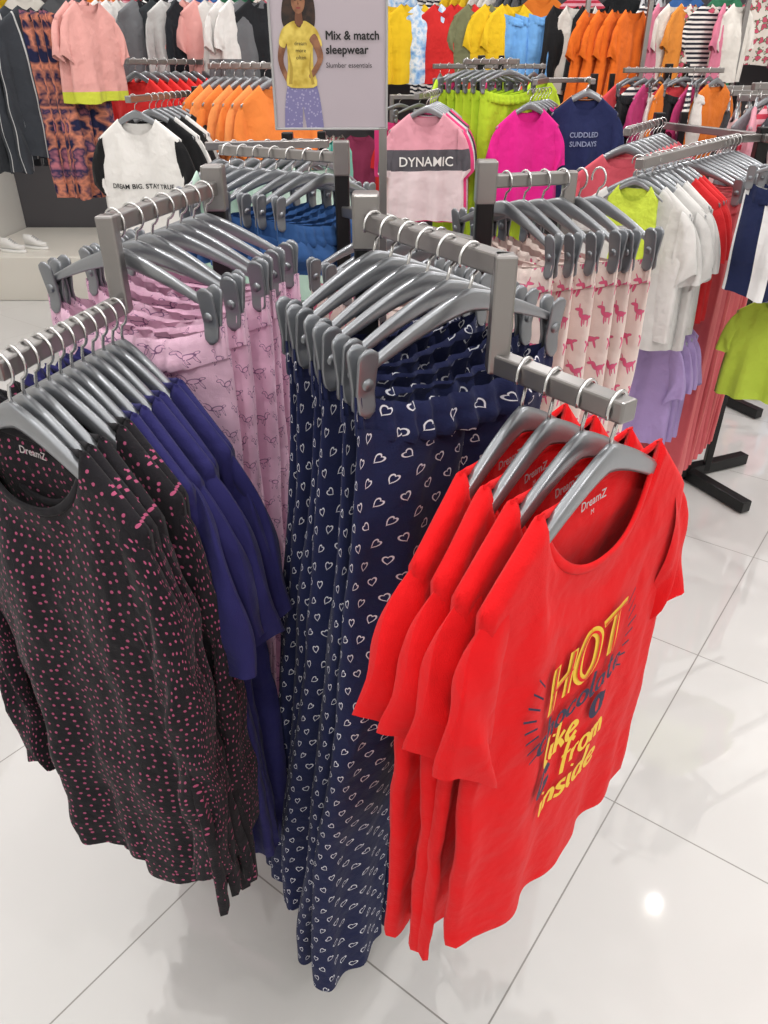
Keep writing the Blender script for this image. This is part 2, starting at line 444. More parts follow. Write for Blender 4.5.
ME_ch=mk_mesh('trouser_hanger',v,f,mat=M_hang)
hk=[(0,0,-.062),(0,0,-.046)]
for i in range(17):
    a=math.radians(-75+275*i/16); hk.append((.0185*math.cos(a),0,-.0145+.0185*math.sin(a)))
v,f=tube(hk,.0021,6); ME_hook=mk_mesh('hook',v,f,mat=M_steel)
def clip_mesh():
    vs=[];fs=[]; n=16; m=14
    for sgn in(-1,1):
        base=len(vs)
        for j in range(m+1):
            t=j/m; z=.030-.078*t
            w=.0145*(1-.18*t)*(min(1,max(.02,1-((abs(t-.5)-.36)/.145)**2 if abs(t-.5)>.36 else 1)))**.5
            yo=sgn*(.0035+.0075*abs(1-t*1.5)); hy=.0024
            for k in range(n):
                th=2*pi*k/n; c=math.cos(th); s_=math.sin(th)
                vs.append((w*math.copysign(abs(c)**.5,c),yo+hy*math.copysign(abs(s_)**.5,s_),z))
            if j:
                for k in range(n):
                    a=base+(j-1)*n+k;b=base+(j-1)*n+(k+1)%n; fs.append((a,b,b+n,a+n))
        fs.append(tuple(base+k for k in range(n))[::-1]); fs.append(tuple(base+m*n+k for k in range(n)))
    v,f=tube([(0,-.0100,-.010),(0,.0100,-.010)],.0070,12,ref=(1,0,0)); b=len(vs); vs+=v; fs+=[tuple(i+b for i in q) for q in f]
    return mk_mesh('clip',vs,fs,mat=M_clip)
ME_clip=clip_mesh()
def hanger(loc,rz,kind='shirt',group='hangers on the display stand',label=None):
    o=obj('clothes_hanger',ME_sh if kind=='shirt' else ME_ch,None,loc,rz)
    tag(o,label or ('grey plastic shirt hanger with steel hook on a rail' if kind=='shirt' else 'grey plastic trouser hanger with end clips on a rail'),'hanger',group)
    obj('hook',ME_hook,o)
    if kind!='shirt':
        for s in(-1,1): obj('clip',ME_clip,o,(s*.158,0,-.112))
    return o
# ---------------- materials ----------------
M_tube=plain('grey_powder_coated_steel','#9a9796',.32,.9)
M_black=plain('black_powder_coated_steel','#17181a',.35,.3)
M_navy=cloth('#28265c'); M_red=cloth('#e3151b')
M_dot=m_dots('#1a181d','#a94f71',74,.165); M_dotband=cloth('#1a181d')
M_heart=m_heart('#1d2348','#dcdce4')
M_pink=m_pony('#ecc2d9','#e9bcd5','#8a6488',.05,True,'pink_animal_outline_print')
M_uni=m_pony('#ead9d2','#e2668c','#b88b96',.066)
M_yel=plain('yellow_print_ink','#f3c836',.6); M_ink=plain('dark_blue_print_ink','#231f42',.7); M_white=plain('white_print_ink','#e6e5e2',.6); M_blk=plain('black_print_ink','#151515',.6); M_lab=plain('grey_label_ink','#bdb6b8',.6)

# ---------------- room ----------------
def floor_mat():
    t=NT('glossy_white_tile'); o=t.obj()
    a=t.vm('DOT_PRODUCT',o,(.6,.8,0)); b=t.vm('DOT_PRODUCT',o,(.8,-.6,0))
    ms=[]
    for v,off in((a,1.337),(b,-.27)):
        f=t.math('FRACT',t.math('ADD',t.math('DIVIDE',t.math('SUBTRACT',v,off),.685),.5))
        ms.append(t.math('LESS_THAN',t.math('ABSOLUTE',t.math('SUBTRACT',f,.5)),.0026))
    m=t.math('MAXIMUM',ms[0],ms[1]); n,_=t.noise(o,1.5,3)
    c=t.mix(n,hx('#d3d2d1'),hx('#dddcdb')); t.col(t.mix(m,c,hx('#8f8c89')))
    t.ln(t.math('ADD',t.math('MULTIPLY',m,.4),.03),t.b.inputs['Roughness']); t.b.inputs['Specular IOR Level'].default_value=.85
    return t.m
def room_box(name,c,s,mat):
    o=box(name,c,s,mat,bev=0); o['kind']='structure'; return o
XL,XR,YB,YF,ZC=-3.3,5.0,7.2,-2.5,3.1
room_box('floor',((XL+XR)/2,(YB+YF)/2,-.05),(XR-XL,YB-YF,.1),floor_mat())
fl=bpy.data.objects['floor']
for v in fl.data.vertices: v.co+=fl.location
fl.location=(0,0,0)
M_wall=plain('warm_white_wall_paint','#dedcd7',.7); M_ceil=plain('white_ceiling_paint','#e8e6e2',.8); M_wallb=plain('grey_wall_paint','#4e4c50',.7)
room_box('wall_back',((XL+XR)/2,YB+.05,ZC/2),(XR-XL+.2,.1,ZC),M_wallb)
room_box('wall_left',(XL-.05,(YB+YF)/2,ZC/2),(.1,YB-YF,ZC),M_wall)
room_box('wall_right',(XR+.05,(YB+YF)/2,ZC/2),(.1,YB-YF,ZC),M_wall)
room_box('wall_front',((XL+XR)/2,YF-.05,ZC/2),(XR-XL+.2,.1,ZC),M_wall)
room_box('ceiling',((XL+XR)/2,(YB+YF)/2,ZC+.05),(XR-XL+.2,YB-YF+.2,.1),M_ceil)

# ---------------- lights ----------------
M_em=plain('lamp_diffuser','#fff6ea',.5,emit=6)
ringv,ringf=tube([(.05*math.cos(2*pi*i/24),.05*math.sin(2*pi*i/24),0) for i in range(24)],.007,8,True,ref=(0,0,1))
ME_ring=mk_mesh('downlight',ringv,ringf,mat=plain('white_lamp_trim','#eeeeee',.4))
dv=[(.044*math.cos(2*pi*i/24),.044*math.sin(2*pi*i/24),0) for i in range(24)]
ME_disc=mk_mesh('lamp_lens',dv,[tuple(range(24))],mat=M_em,smooth=False)
for (x,y) in [(1.75,2.8),(2.69,4.1),(.3,3.6),(-1.3,3.0),(-1.2,5.2),(1.2,5.2),(3.2,1.8),(.6,1.2),(-1.0,.9),(-.2,-.8),(1.9,-.4),(3.2,5.6),(-2.6,4.4)]:
    d=obj('downlight',ME_ring,None,(x,y,ZC-.05)); tag(d,'round ceiling downlight with white trim ring','light','ceiling downlights')
    obj('lamp_lens',ME_disc,d,(0,0,-.002))
    l=bpy.data.lights.new('lamp','AREA'); l.shape='DISK'; l.size=.045; l.energy=11; l.color=(1,.975,.94)
    lo=bpy.data.objects.new('lamp_glow',l); col.objects.link(lo); lo.parent=d; lo.location=(0,0,-.012)
l=bpy.data.lights.new('panel','AREA'); l.shape='RECTANGLE'; l.size=7.6; l.size_y=9.0; l.energy=180; l.color=(1,.995,.985)  # panel lamp is an added soft fill under the ceiling, not a store fixture
lo=bpy.data.objects.new('ceiling_fill_light',l); col.objects.link(lo); lo.location=((XL+XR)/2,(YB+YF)/2,ZC-.01)
w=bpy.data.worlds.new('store_ambient'); sc.world=w; w.use_nodes=True
w.node_tree.nodes['Background'].inputs[0].default_value=(.9,.9,.92,1); w.node_tree.nodes['Background'].inputs[1].default_value=.5

# ---------------- main display rack ----------------
P1=(-.025,1.09);P2=(-.30,1.42);P3=(.19,1.50);P4=(-.10,1.92)
ZU=1.43;ZL=1.322
RC=(-.06,1.48,0)
rack=empty('garment_display_rack',RC); tag(rack,'grey and black steel display stand with stepped arms full of sleepwear','clothes rack')
for p in(P1,P2,P3,P4):
    beam('post',(p[0],p[1],.04),(p[0],p[1],ZU+.02),.034,M_black,rack,RC)
for a,b in((P1,P4),(P2,P3)):
    beam('base_bar',(a[0],a[1],.03),(b[0],b[1],.03),.05,M_black,rack,RC)
for a,b in((P1,P2),(P2,P4),(P4,P3),(P3,P1)):
    beam('cross_bar',(a[0],a[1],.9),(b[0],b[1],.9),.025,M_tube,rack,RC)
def arm(p,c,e,zt=ZU,zl=ZL,w=.0235):
    h=w/2
    beam('arm_upper_bar',(p[0],p[1],zt-h),(c[0],c[1],zt-h),w,M_tube,rack,RC)
    beam('arm_collar',(p[0],p[1],zt-.05),(p[0],p[1],zt+.025),.038,M_tube,rack,RC)
    if e:
        beam('arm_riser',(c[0],c[1],zt+.0),(c[0],c[1],zl-w),w*1.05,M_tube,rack,RC)
        beam('arm_lower_bar',(c[0],c[1],zl-h),(e[0],e[1],zl-h),w,M_tube,rack,RC)
A1c=(.13,.818);A1e=(.241,.672)
A2c=(-.375,1.06);A2e=(-.435,.785)
arm(P1,A1c,A1e); arm(P2,A2c,A2e); arm(P3,(.36,1.56),(.5,1.6)); arm(P4,(-.42,2.12),None)
def lerp(a,b,t): return tuple(a[i]+(b[i]-a[i])*t for i in range(len(a)))
# heart trousers
N=6
for i in range(N):
    t=i/(N-1); c=lerp((-.014,1.065),(.098,.858),t); rz=math.radians(41+R.uniform(-3,3)+(1-t)*7)
    loc=(c[0],c[1],ZU)
    hanger(loc,rz,'clip','trouser hangers on the stand')
    o=near_pants('pyjama_trousers',M_heart,loc,rz,seed=20+i,L=1.14 if i>N-3 else 1.04,fold=.014,th=.03,lx=-.085,ly=.05+.03*t,k=36,hw=.168)
    tag(o,'navy pyjama trousers with white outline hearts, clipped to hanger','trousers','navy heart pyjama trousers')
# red tees
reds=[(.157,.785,51),(.182,.752,49),(.21,.718,46),(.233,.687,45)]
for i,(x,y,a) in enumerate(reds):
    rz=math.radians(a); loc=(x,y,ZL); hanger(loc,rz,'shirt','shirt hangers on the stand')
    o,S=near_shirt('t_shirt',M_red,M_red,loc,rz,seed=40+i,L=[.72,.71,.69,.625][i],ws=.2,wh=[.2,.2,.205,.215][i],fold=.012 if i==3 else .026,nw=.118,nf=.10,th=.026,lx=[-.035,-.03,-.02,0][i],ly=[.03,.02,.01,0][i],sl=.96,dr=.0015 if i==3 else .004,wa=.005 if i==3 else .008)
    tag(o,'red short sleeved sleep t-shirt with yellow and dark slogan print' if i==3 else 'plain red short sleeved sleep t-shirt on hanger','t-shirt','red sleep t-shirts')
    if i==3:
        zz=-.345; cx=-.022
        hand(o,S,'HOT',.062,cx+.008,zz,M_yel,.0155,.05,.12,asp=1.1)
        hand(o,S,'HOT',.062,cx+.008,zz,M_red,.0042,.05,.12,off=.0075,asp=1.1,name='printed_lettering_inline')
        hand(o,S,'chocolate',.040,cx+.002,zz-.046,M_ink,.0066,.05,.12,asp=1.08)
        hand(o,S,'like',.046,cx-.034,zz-.094,M_yel,.0080,.03,.15,asp=1.05); hand(o,S,'a',.060,cx+.050,zz-.090,M_ink,.0115,.03,.1)
        hand(o,S,'G',.042,cx-.066,zz-.143,M_ink,.0125,0,.1); hand(o,S,'from',.044,cx+.026,zz-.140,M_yel,.0072,.02,.15,asp=1.1)
        hand(o,S,'inside',.047,cx,zz-.190,M_yel,.0082,-.01,.15,asp=1.1)
        for k in range(8):
            for cc,sg in((cx-.104,-1),(cx+.112,1)):
                a=math.radians(-35+k*14); x0=cc-sg*.012*abs(k-4)*.3; z0=zz-.045+k*.014
                dx=sg*.020*math.cos(a*.8); dz=.020*math.sin(a); nz_=.0017
                q=[S.on_front(px,pz) for (px,pz) in((x0,z0-nz_),(x0+dx,z0+dz-nz_),(x0+dx,z0+dz+nz_),(x0,z0+nz_))]
                obj('printed_ray',mk_mesh('printed_ray',q,[(0,1,2,3)],mat=M_ink,smooth=False),o)
    print_on(o,S,'DreamZ',.015,0,-.128,M_lab,.0002,back=True,name='neck_label',off=.006)
    print_on(o,S,'M',.009,0,-.140,M_lab,0,back=True,name='neck_label',off=.006)
# dotted + navy shirts
N=11
for i in range(N):
    t=i/(N-1); c=lerp((-.372,1.03),(-.432,.80),t); rz=math.radians(-33+R.uniform(-4,4)); loc=(c[0],c[1],ZL)
    hanger(loc,rz,'shirt','shirt hangers on the stand')
    if i<6:
        o,S=near_shirt('t_shirt',M_navy,M_navy,loc,rz,seed=60+i,L=.84-.01*i,ws=.204,wh=.228,fold=.026,sl=1.22+.1*(i%2),nw=.115,lx=.025,wa=.011)
        tag(o,'plain navy short sleeved sleep t-shirt on hanger','t-shirt','navy sleep t-shirts')
    else:
        o,S=near_shirt('long_sleeved_top',M_dot,M_dotband,loc,rz,seed=60+i,L=.80-.015*(i-6),ws=.2,wh=.225,fold=.024,long=True,nw=.115,nf=.10,lx=.02,wa=.008)
        tag(o,'black long sleeved top with small pink dots','top','black dotted long sleeved tops')
        print_on(o,S,'DreamZ',.014,0,-.128,M_lab,.0002,back=True,name='neck_label',off=.006)
# pink trousers on the second arm
N=7
for i in range(N):
    t=i/(N-1); c=lerp((-.31,1.37),(-.373,1.085),t); rz=math.radians(-27+R.uniform(-6,6)); loc=(c[0],c[1],ZU)
    hanger(loc,rz,'clip','trouser hangers on the stand')
    o=near_pants('pyjama_trousers',M_pink,loc,rz,seed=90+i,L=.98,fold=.012,hw=.172,k=30,lx=-.02,droop=.035)
    tag(o,'pink pyjama trousers with dark outline print, clipped to hanger','trousers','pink print pyjama trousers')
# cream pony trousers
N=6
for i in range(N):
    t=i/(N-1); c=lerp((.23,1.515),(.42,1.575),t); rz=math.radians(-60+R.uniform(-4,4)); loc=(c[0],c[1],ZU)
    hanger(loc,rz,'clip','trouser hangers on the stand')
    o=near_pants('pyjama_trousers',M_uni,loc,rz,seed=110+i,L=.9,fold=.013,k=30)
    tag(o,'cream pyjama trousers with pink pony print, clipped to hanger','trousers','cream pony pyjama trousers')
M_den=m_denim('#2a4a78')
for i in range(7):
    c=lerp((-.14,1.945),(-.40,2.10),i/6); rz=math.radians(48+R.uniform(-6,6)); loc=(c[0],c[1],ZU)
    hanger(loc,rz,'clip','trouser hangers on the stand')
    me,_=single_pants('den',seed=5,L=.10,m=10); o=obj('pyjama_shorts',me,None,loc,rz,M_den); tag(o,'blue pyjama shorts clipped to hanger','shorts','blue shorts')
beam('inner_rail',(P3[0],P3[1],ZL-.02),(P4[0],P4[1],ZL-.02),.024,M_tube,rack,RC)
for i in range(5):
    c=lerp(P3,P4,.25+.5*i/4); rz=math.radians(35+R.uniform(-4,4)); loc=(c[0],c[1],ZL-.008)
    hanger(loc,rz,'clip','trouser hangers on the stand')
    me,_=single_pants('uni2',seed=9,L=.6,m=24); o=obj('pyjama_trousers',me,None,loc,rz,M_uni); tag(o,'cream pyjama trousers with pink pony print, clipped to hanger','trousers','cream pony pyjama trousers')
beam('inner_rail',(P2[0],P2[1],ZL-.20),(P4[0],P4[1],ZL-.20),.024,M_tube,rack,RC)
for i in range(5):
    c=lerp(P2,P4,.2+.6*i/4); rz=math.radians(-30+R.uniform(-4,4)); loc=(c[0],c[1],ZL-.188)
    hanger(loc,rz,'clip','trouser hangers on the stand')
    me,_=single_pants('nv2',seed=8,L=.7,m=24); o=obj('pyjama_trousers',me,None,loc,rz,cloth('#23252f')); tag(o,'dark plain pyjama trousers clipped to hanger','trousers','dark pyjama trousers')

# ---------------- sign ----------------
SG=(-.092,1.46,1.51)
M_sign=plain('lilac_grey_sign_print','#b5aab2',.35); M_frame=plain('pale_sign_frame','#b4b4b6',.35,.6)
sg=empty('shop_sign',SG); tag(sg,'upright poster sign advertising sleepwear in a thin frame','sign')
box('panel',(SG[0],SG[1],SG[2]+.16),(.19,.004,.32),M_sign,sg,ploc=SG,bev=.0008)
for dx in(-.0965,.0965): box('frame_side',(SG[0]+dx,SG[1],SG[2]+.16),(.004,.009,.326),M_frame,sg,ploc=SG,bev=.001)
box('frame_bottom',(SG[0],SG[1],SG[2]-.002),(.197,.009,.004),M_frame,sg,ploc=SG,bev=.001)
box('stem',(SG[0]+.09,SG[1],SG[2]-.31),(.014,.014,.62),M_tube,sg,ploc=SG,bev=.001)
box('foot_bracket',(SG[0]+.09,SG[1],.9),(.05,.03,.03),M_tube,sg,ploc=SG,bev=.001)
flat_text('sign_lettering','Mix & match',.0175,M_blk,sg,(-.006,-.004,.130),.0009)
flat_text('sign_lettering','sleepwear',.0175,M_blk,sg,(-.006,-.004,.110),.0009)
flat_text('sign_lettering','Slumber essentials',.0105,M_blk,sg,(-.006,-.004,.090))
def poly(name,pts,mat,parent,y=-.0035):
    return obj(name,mk_mesh(name,[(p[0],y,p[1]) for p in pts],[tuple(range(len(pts)))],mat=mat,smooth=False),parent)
def cm(P,n=4):
    Q=[P[-1]]+list(P)+[P[0],P[1]]; out=[]
    for i in range(1,len(Q)-2):
        for k in range(n):
            t=k/n; a,b,c,d=Q[i-1:i+3]
            out.append(tuple(.5*(2*b[j]+(c[j]-a[j])*t+(2*a[j]-5*b[j]+4*c[j]-d[j])*t*t+(3*b[j]-a[j]-3*c[j]+d[j])*t**3) for j in(0,1)))
    return out
def tone(name,a,b,scale=60):
    t=NT(name); f,_=t.noise(t.obj(),scale,2); t.col(t.ramp(f,[(.35,hx(a)),(.65,hx(b))])); t.set(Roughness=.5); return t.m
M_skin=tone('poster_skin_tone','#6f4530','#9a6a4c'); M_py=tone('poster_yellow','#b89b34','#e2ca62'); M_py2=plain('poster_yellow_shade','#b0943a',.6); M_hair=tone('poster_hair','#160d0a','#3a241a',120); M_lip=plain('poster_lip','#8c3a3a',.6)
tl=NT('poster_lavender_print'); vv=tl.new('ShaderNodeTexVoronoi'); vv.inputs['Scale'].default_value=190; tl.ln(tl.obj(),vv.inputs['Vector'])
tl.col(tl.mix(tl.math('LESS_THAN',vv.outputs['Distance'],.3),hx('#7c77a4'),hx('#a5a0c0'))); M_lav=tl.m
def ell(cx,cz,a,b,n=20): return [(cx+a*math.cos(2*pi*i/n),cz+b*math.sin(2*pi*i/n)) for i in range(n)]
poly('poster_hair',cm([(-.064,.205),(-.074,.18),(-.076,.155),(-.066,.138),(-.056,.144),(-.045,.142),(-.034,.138),(-.023,.148),(-.021,.172),(-.026,.195),(-.036,.21),(-.052,.214)]),M_hair,sg,-.0026)
poly('poster_legs',[(-.071,.07),(-.076,.05),(-.079,.03),(-.081,.0),(-.050,.0),(-.048,.035),(-.043,.0),(-.013,.0),(-.016,.03),(-.019,.05),(-.024,.07)],M_lav,sg,-.003)
poly('poster_arm',cm([(-.077,.138),(-.084,.118),(-.086,.10),(-.080,.08),(-.070,.064),(-.065,.069),(-.074,.088),(-.077,.102),(-.072,.118),(-.066,.13)],3),M_skin,sg,-.0032)
poly('poster_arm',cm([(-.022,.138),(-.013,.12),(-.010,.104),(-.018,.088),(-.03,.074),(-.035,.079),(-.024,.094),(-.020,.104),(-.026,.12),(-.032,.13)],3),M_skin,sg,-.0038)
poly('poster_top',cm([(-.083,.124),(-.078,.142),(-.068,.151),(-.055,.156),(-.052,.149),(-.046,.147),(-.040,.156),(-.028,.151),(-.018,.142),(-.011,.122),(-.021,.117),(-.026,.125),(-.027,.09),(-.022,.064),(-.048,.060),(-.073,.064),(-.070,.09),(-.070,.124),(-.074,.118)],3),M_py,sg,-.0036)
for a in([(-.069,.12),(-.066,.09),(-.070,.066),(-.064,.066),(-.062,.09)],[(-.029,.12),(-.032,.09),(-.026,.066),(-.031,.065),(-.035,.09)]): poly('poster_top_fold',a,M_py2,sg,-.0039)
poly('poster_face',ell(-.048,.182,.0112,.0165),M_skin,sg,-.0042); poly('poster_neck',[(-.053,.170),(-.043,.170),(-.041,.153),(-.048,.147),(-.055,.153)],plain('poster_neck_skin','#6f4530',.6),sg,-.0040)
for dx in(-.0046,.0046):
    poly('poster_eye',ell(-.048+dx,.184,.0019,.0009,10),M_blk,sg,-.0045); poly('poster_brow',[(-.0503+dx,.187),(-.0457+dx,.187),(-.0457+dx,.1878),(-.0503+dx,.1878)],M_hair,sg,-.0045)
poly('poster_nose',[(-.0495,.178),(-.0465,.178),(-.048,.1835)],plain('poster_shade','#6f442e',.6),sg,-.0045); poly('poster_mouth',ell(-.048,.1735,.0040,.0013,12),M_lip,sg,-.0045)
for dz,s_ in((.126,'dream'),(.116,'more'),(.106,'often')): flat_text('poster_lettering',s_,.008,M_hair,sg,(-.047,-.0042,dz-.004),align='CENTER')

# ---------------- generic far racks ----------------
def simple_rack(center,segs,z,label):
    RCn=(center[0],center[1],0); r=empty('garment_rail',RCn); tag(r,label,'clothes rack','floor clothes racks')
    beam('post',(center[0],center[1],.02),(center[0],center[1],z+.02),.04,M_black,r,RCn)
    beam('post',(center[0]+.12,center[1]+.05,.02),(center[0]+.12,center[1]+.05,z+.02),.03,M_black,r,RCn)
    beam('base_bar',(center[0]-.28,center[1]-.1,.03),(center[0]+.34,center[1]+.16,.03),.05,M_black,r,RCn)
    beam('base_bar',(center[0]-.1,center[1]+.28,.03),(center[0]+.16,center[1]-.3,.03),.05,M_black,r,RCn)
    for a,b in segs:
        beam('rail',(a[0],a[1],z-.013),(b[0],b[1],z-.013),.026,M_tube,r,RCn)
        m=min((a,b),key=lambda e:math.hypot(e[0]-center[0],e[1]-center[1]))
        if math.hypot(m[0]-center[0],m[1]-center[1])>.03: beam('bracket',(m[0],m[1],z-.013),(center[0],center[1],z-.013),.026,M_tube,r,RCn)
    return r
KN={'tee':('t_shirt','t-shirt'),'long':('long_sleeved_top','top'),'tank':('sleeveless_top','top'),'pants':('trousers','trousers'),'shorts':('shorts','shorts'),'dress':('dress','dress'),'jacket':('jacket','jacket')}
def garment_mesh(kind,v):
    key=kind+str(v%3)
    if kind=='tee': return single_shirt(key,seed=200+v%3,L=.5,nx=24,nz=14,fold=.03,nw=.085,nf=.06,ws=.19,wh=.205)
    if kind=='long': return single_shirt(key,seed=300+v%3,L=.58,nx=24,nz=14,fold=.03,long=True,nf=.05,ws=.19,wh=.21,nw=.085)
    if kind=='jacket': return single_shirt(key,seed=350+v%3,L=.62,nx=24,nz=14,fold=.035,th=.045,long=True,nf=.02,ws=.2,wh=.22,nw=.07)
    if kind=='tank': return single_shirt(key,seed=400+v%3,L=.5,nx=24,nz=14,fold=.03,tank=True,nf=.09,ws=.16,wh=.2)
    if kind=='dress': return single_shirt(key,seed=450+v%3,L=.85,nx=24,nz=18,fold=.045,nf=.06,ws=.18,wh=.27)
    if kind=='pants': return single_pants(key,seed=500+v%3,L=.95,n=28,m=20,fold=.02)
    if kind=='shorts': return single_pants(key,seed=550+v%3,L=.32,n=28,m=10,fold=.02)
def garment(kind,mat,x,y,z,deg,label,group=None,v=None,hang=True,s=1.0):
    if isinstance(mat,str): mat=cloth(mat)
    me,S=garment_mesh(kind,R.randrange(3) if v is None else v)
    o=obj(KN[kind][0],me,None,(x,y,z),math.radians(deg),mat); o.scale=(s,s,s)
    tag(o,label,KN[kind][1],group)
    if hang: 
        h=hanger((x,y,z),math.radians(deg),'clip' if kind in('pants','shorts') else 'shirt','hangers on the floor racks'); h.scale=(s,s,s)
    return o,S
def row(kind,mats,a,b,n,z,deg,label,group,jit=4,s=1.0,hang=True):
    for i in range(n):
        c=lerp(a,b,i/max(1,n-1)); k=kind if isinstance(kind,str) else kind[i%len(kind)]
        garment(k,mats[i%len(mats)],c[0],c[1],z,deg+R.uniform(-jit,jit),label,group,s=s,hang=hang)
def face_text(o,S,lines,mat):
    for (txt,size,x,z) in lines: print_on(o,S,txt,size,x,z,mat,.0006,off=.008)

# left cluster
simple_rack((-.95,4.3),[((-1.06,3.5),(-.98,4.3))],1.5,'black steel floor rack with grey rails holding t-shirts')
o,S=garment('tee','#e6e3e0',-1.06,3.58,1.5,-8,'white t-shirt with black sleeves and black lettering','white and black t-shirts',v=0,s=1.0)
face_text(o,S,[('DREAM BIG. STAY TRUE',.027,0,-.36)],M_blk)
for sgn in(-1,1):
    a,b_,c=S.sleeve(sgn); obj('black_sleeve',mk_mesh('black_sleeve',[(p[0]*1.02,p[1]*1.15,p[2]+.002) for p in a],b_,c,cloth('#1a1a1c')),o)
row('tee',['#1c1c1e','#e0dedc'],(-1.03,3.7),(-.97,4.2),8,1.5,-8,'black and white t-shirt on rack hanger','white and black t-shirts')
simple_rack((-.5,4.4),[((-.85,4.2),(-.45,3.9))],1.62,'black steel floor rack with grey rail holding orange t-shirts')
row('tee',['#e9843f','#ee9656'],(-.82,4.17),(-.50,3.94),7,1.62,38,'orange t-shirt on rack hanger','orange t-shirts')
row('tee',['#d92f2f'],(-1.3,4.5),(-1.0,5.0),9,1.64,-25,'red t-shirt on rack hanger','red t-shirts')
row('tank',['#3aa79b','#8fd3c2'],(-.55,4.85),(-.3,5.1),4,1.3,50,'teal sleeveless top on rack hanger','teal tops',hang=False)
simple_rack((-1.0,5.2),[((-1.32,4.45),(-.9,5.2)),((-.7,5.0),(-.25,5.2))],1.64,'black steel floor rack with grey rails holding red tops')
simple_rack((-.35,3.0),[((-.62,2.85),(-.2,2.95))],1.38,'black steel floor rack with grey rail holding mint tops')
row('tank',['#b9d3c6','#a9c7b9'],(-.58,2.86),(-.24,2.94),7,1.38,40,'pale mint sleeveless top on rack hanger','mint tops',jit=8,s=.95)
# centre cluster
simple_rack((.32,4.75),[((.15,3.9),(.3,4.7))],1.5,'black steel floor rack with grey rails holding bright tops')
M_dyn=m_bands([(0,'#d898a6'),(.25,'#56545a'),(.345,'#dccbce')],'pink_white_block_cloth')
o,S=garment('tee',M_dyn,.2,3.95,1.5,6,'pale pink and white colour block t-shirt with lettering band','colour block t-shirt',v=1,s=.95)
face_text(o,S,[('DYNAMIC',.062,0,-.325)],M_white)
row('tee',['#e0437e','#c9c6c8','#3a3a40'],(.22,4.1),(.3,4.65),6,1.5,6,'pink t-shirt on rack hanger','pink t-shirts')
simple_rack((.55,4.9),[((.44,4.72),(.7,4.5))],1.64,'black steel floor rack with grey rail holding lime trousers')
row('pants',['#b6d534'],(.45,4.71),(.66,4.53),6,1.64,25,'lime green trousers clipped to hanger','lime trousers')
garment('tee','#e0258d',.76,4.4,1.5,20,'magenta t-shirt on rack hanger','magenta t-shirts')
row('tee',['#d81f86','#222224','#e0258d'],(.78,4.5),(.95,4.9),6,1.5,20,'magenta t-shirt on rack hanger','magenta t-shirts')
o,S=garment('tee','#252c55',1.1,4.6,1.55,4,'navy t-shirt with small pale lettering','navy t-shirt',v=2)
face_text(o,S,[('CUDDLED',.036,0,-.28),('SUNDAYS',.036,0,-.325)],cloth('#8f97b5'))
simple_rack((1.25,5.1),[((1.1,4.5),(1.22,5.1)),((.76,4.3),(.95,5.0))],1.55,'black steel floor rack with grey rails holding tops')
row('tee',['#222224','#e07a2c','#dcdcdc'],(1.13,4.75),(1.22,5.1),5,1.55,4,'t-shirt on rack hanger','mixed t-shirts')
M_st=m_stripe('#e9e6e2','#2b2d38',.03,1,'navy_white_stripe'); M_st2=m_stripe('#e6a8b4','#c23a4f',.04,1,'red_pink_stripe'); M_fl=m_scribble('#ddd4cc','#c9566f','#4a6b4a',14,'floral_print',.3)
simple_rack((.6,5.45),[((.3,5.2),(1.0,5.35))],1.62,'black steel floor rack with grey rail of lime and pink tops')
row(['tee','tank','shorts'],['#b6d534','#d23a77','#b6d534','#2a2b30','#e0563f','#c6de5a'],(.34,5.2),(.98,5.34),13,1.62,40,'bright lime or pink top on rack hanger','lime and pink rack tops',jit=30,s=.9)
simple_rack((1.65,5.0),[((1.35,4.85),(1.95,4.95))],1.6,'black steel floor rack with grey rail of mixed tops')
row(['tee','shorts','long'],['#d94a52','#222326',M_st,'#b53a6f','#e9e4df','#e07a2c'],(1.38,4.86),(1.92,4.94),12,1.6,35,'mixed colour top on rack hanger','mixed rack tops',jit=32,s=.9)
simple_rack((2.35,4.0),[((1.45,3.35),(2.1,3.55))],1.55,'black steel floor rack with grey rail of pink and grey tops')
row(['tee','long'],['#c98a98','#85878c',M_st2,'#3a3b42','#d8d4d1','#c2506a'],(1.48,3.36),(2.08,3.54),13,1.55,45,'pink or grey top on rack hanger','pink and grey rack tops',jit=22,s=.9)
# right rack
simple_rack((1.35,2.95),[((.66,2.1),(1.25,2.9)),((1.35,2.9),(1.6,2.3)),((1.35,3.0),(1.2,3.6)),((1.4,3.0),(2.0,3.3))],1.40,'black steel floor rack with grey rails holding t-shirts and trousers')
garment('tank','#c7d94a',.665,2.125,1.37,-30,'lime sleeveless top hanging before white t-shirts','lime top',s=.42)
for (x,y,a,s_) in [(.672,2.15,-22,.86),(.70,2.175,-42,.8),(.73,2.2,-30,.86),(.75,2.24,-38,.8),(.775,2.27,-28,.84),(.80,2.30,-44,.8)]:
    garment('tee','#cbc9c7' if s_>.82 else '#d6d4d2',x,y,1.40,a,'off white t-shirt on rack hanger','off white t-shirts',s=s_)
row('tee',['#cf2a2e'],(.84,2.36),(.89,2.43),3,1.40,-35,'red t-shirt on rack hanger','red t-shirts',s=.82)
row('pants',['#cf5f66','#dd7a7c','#d56a70'],(.94,2.50),(1.22,2.86),11,1.40,-42,'salmon trousers clipped to hanger','salmon trousers')
row('long',['#cf5a68','#dd7c80'],(.86,2.92),(1.15,3.45),9,1.42,5,'salmon long sleeved top on hanger','salmon tops',s=.95)
simple_rack((1.15,3.5),[((.85,2.9),(1.15,3.5))],1.42,'black steel floor rack with salmon tops')
row('tee',['#a993c6'],(.80,2.30),(.90,2.42),4,1.00,-45,'lilac t-shirt on lower rack hanger','lilac t-shirts',s=.8)
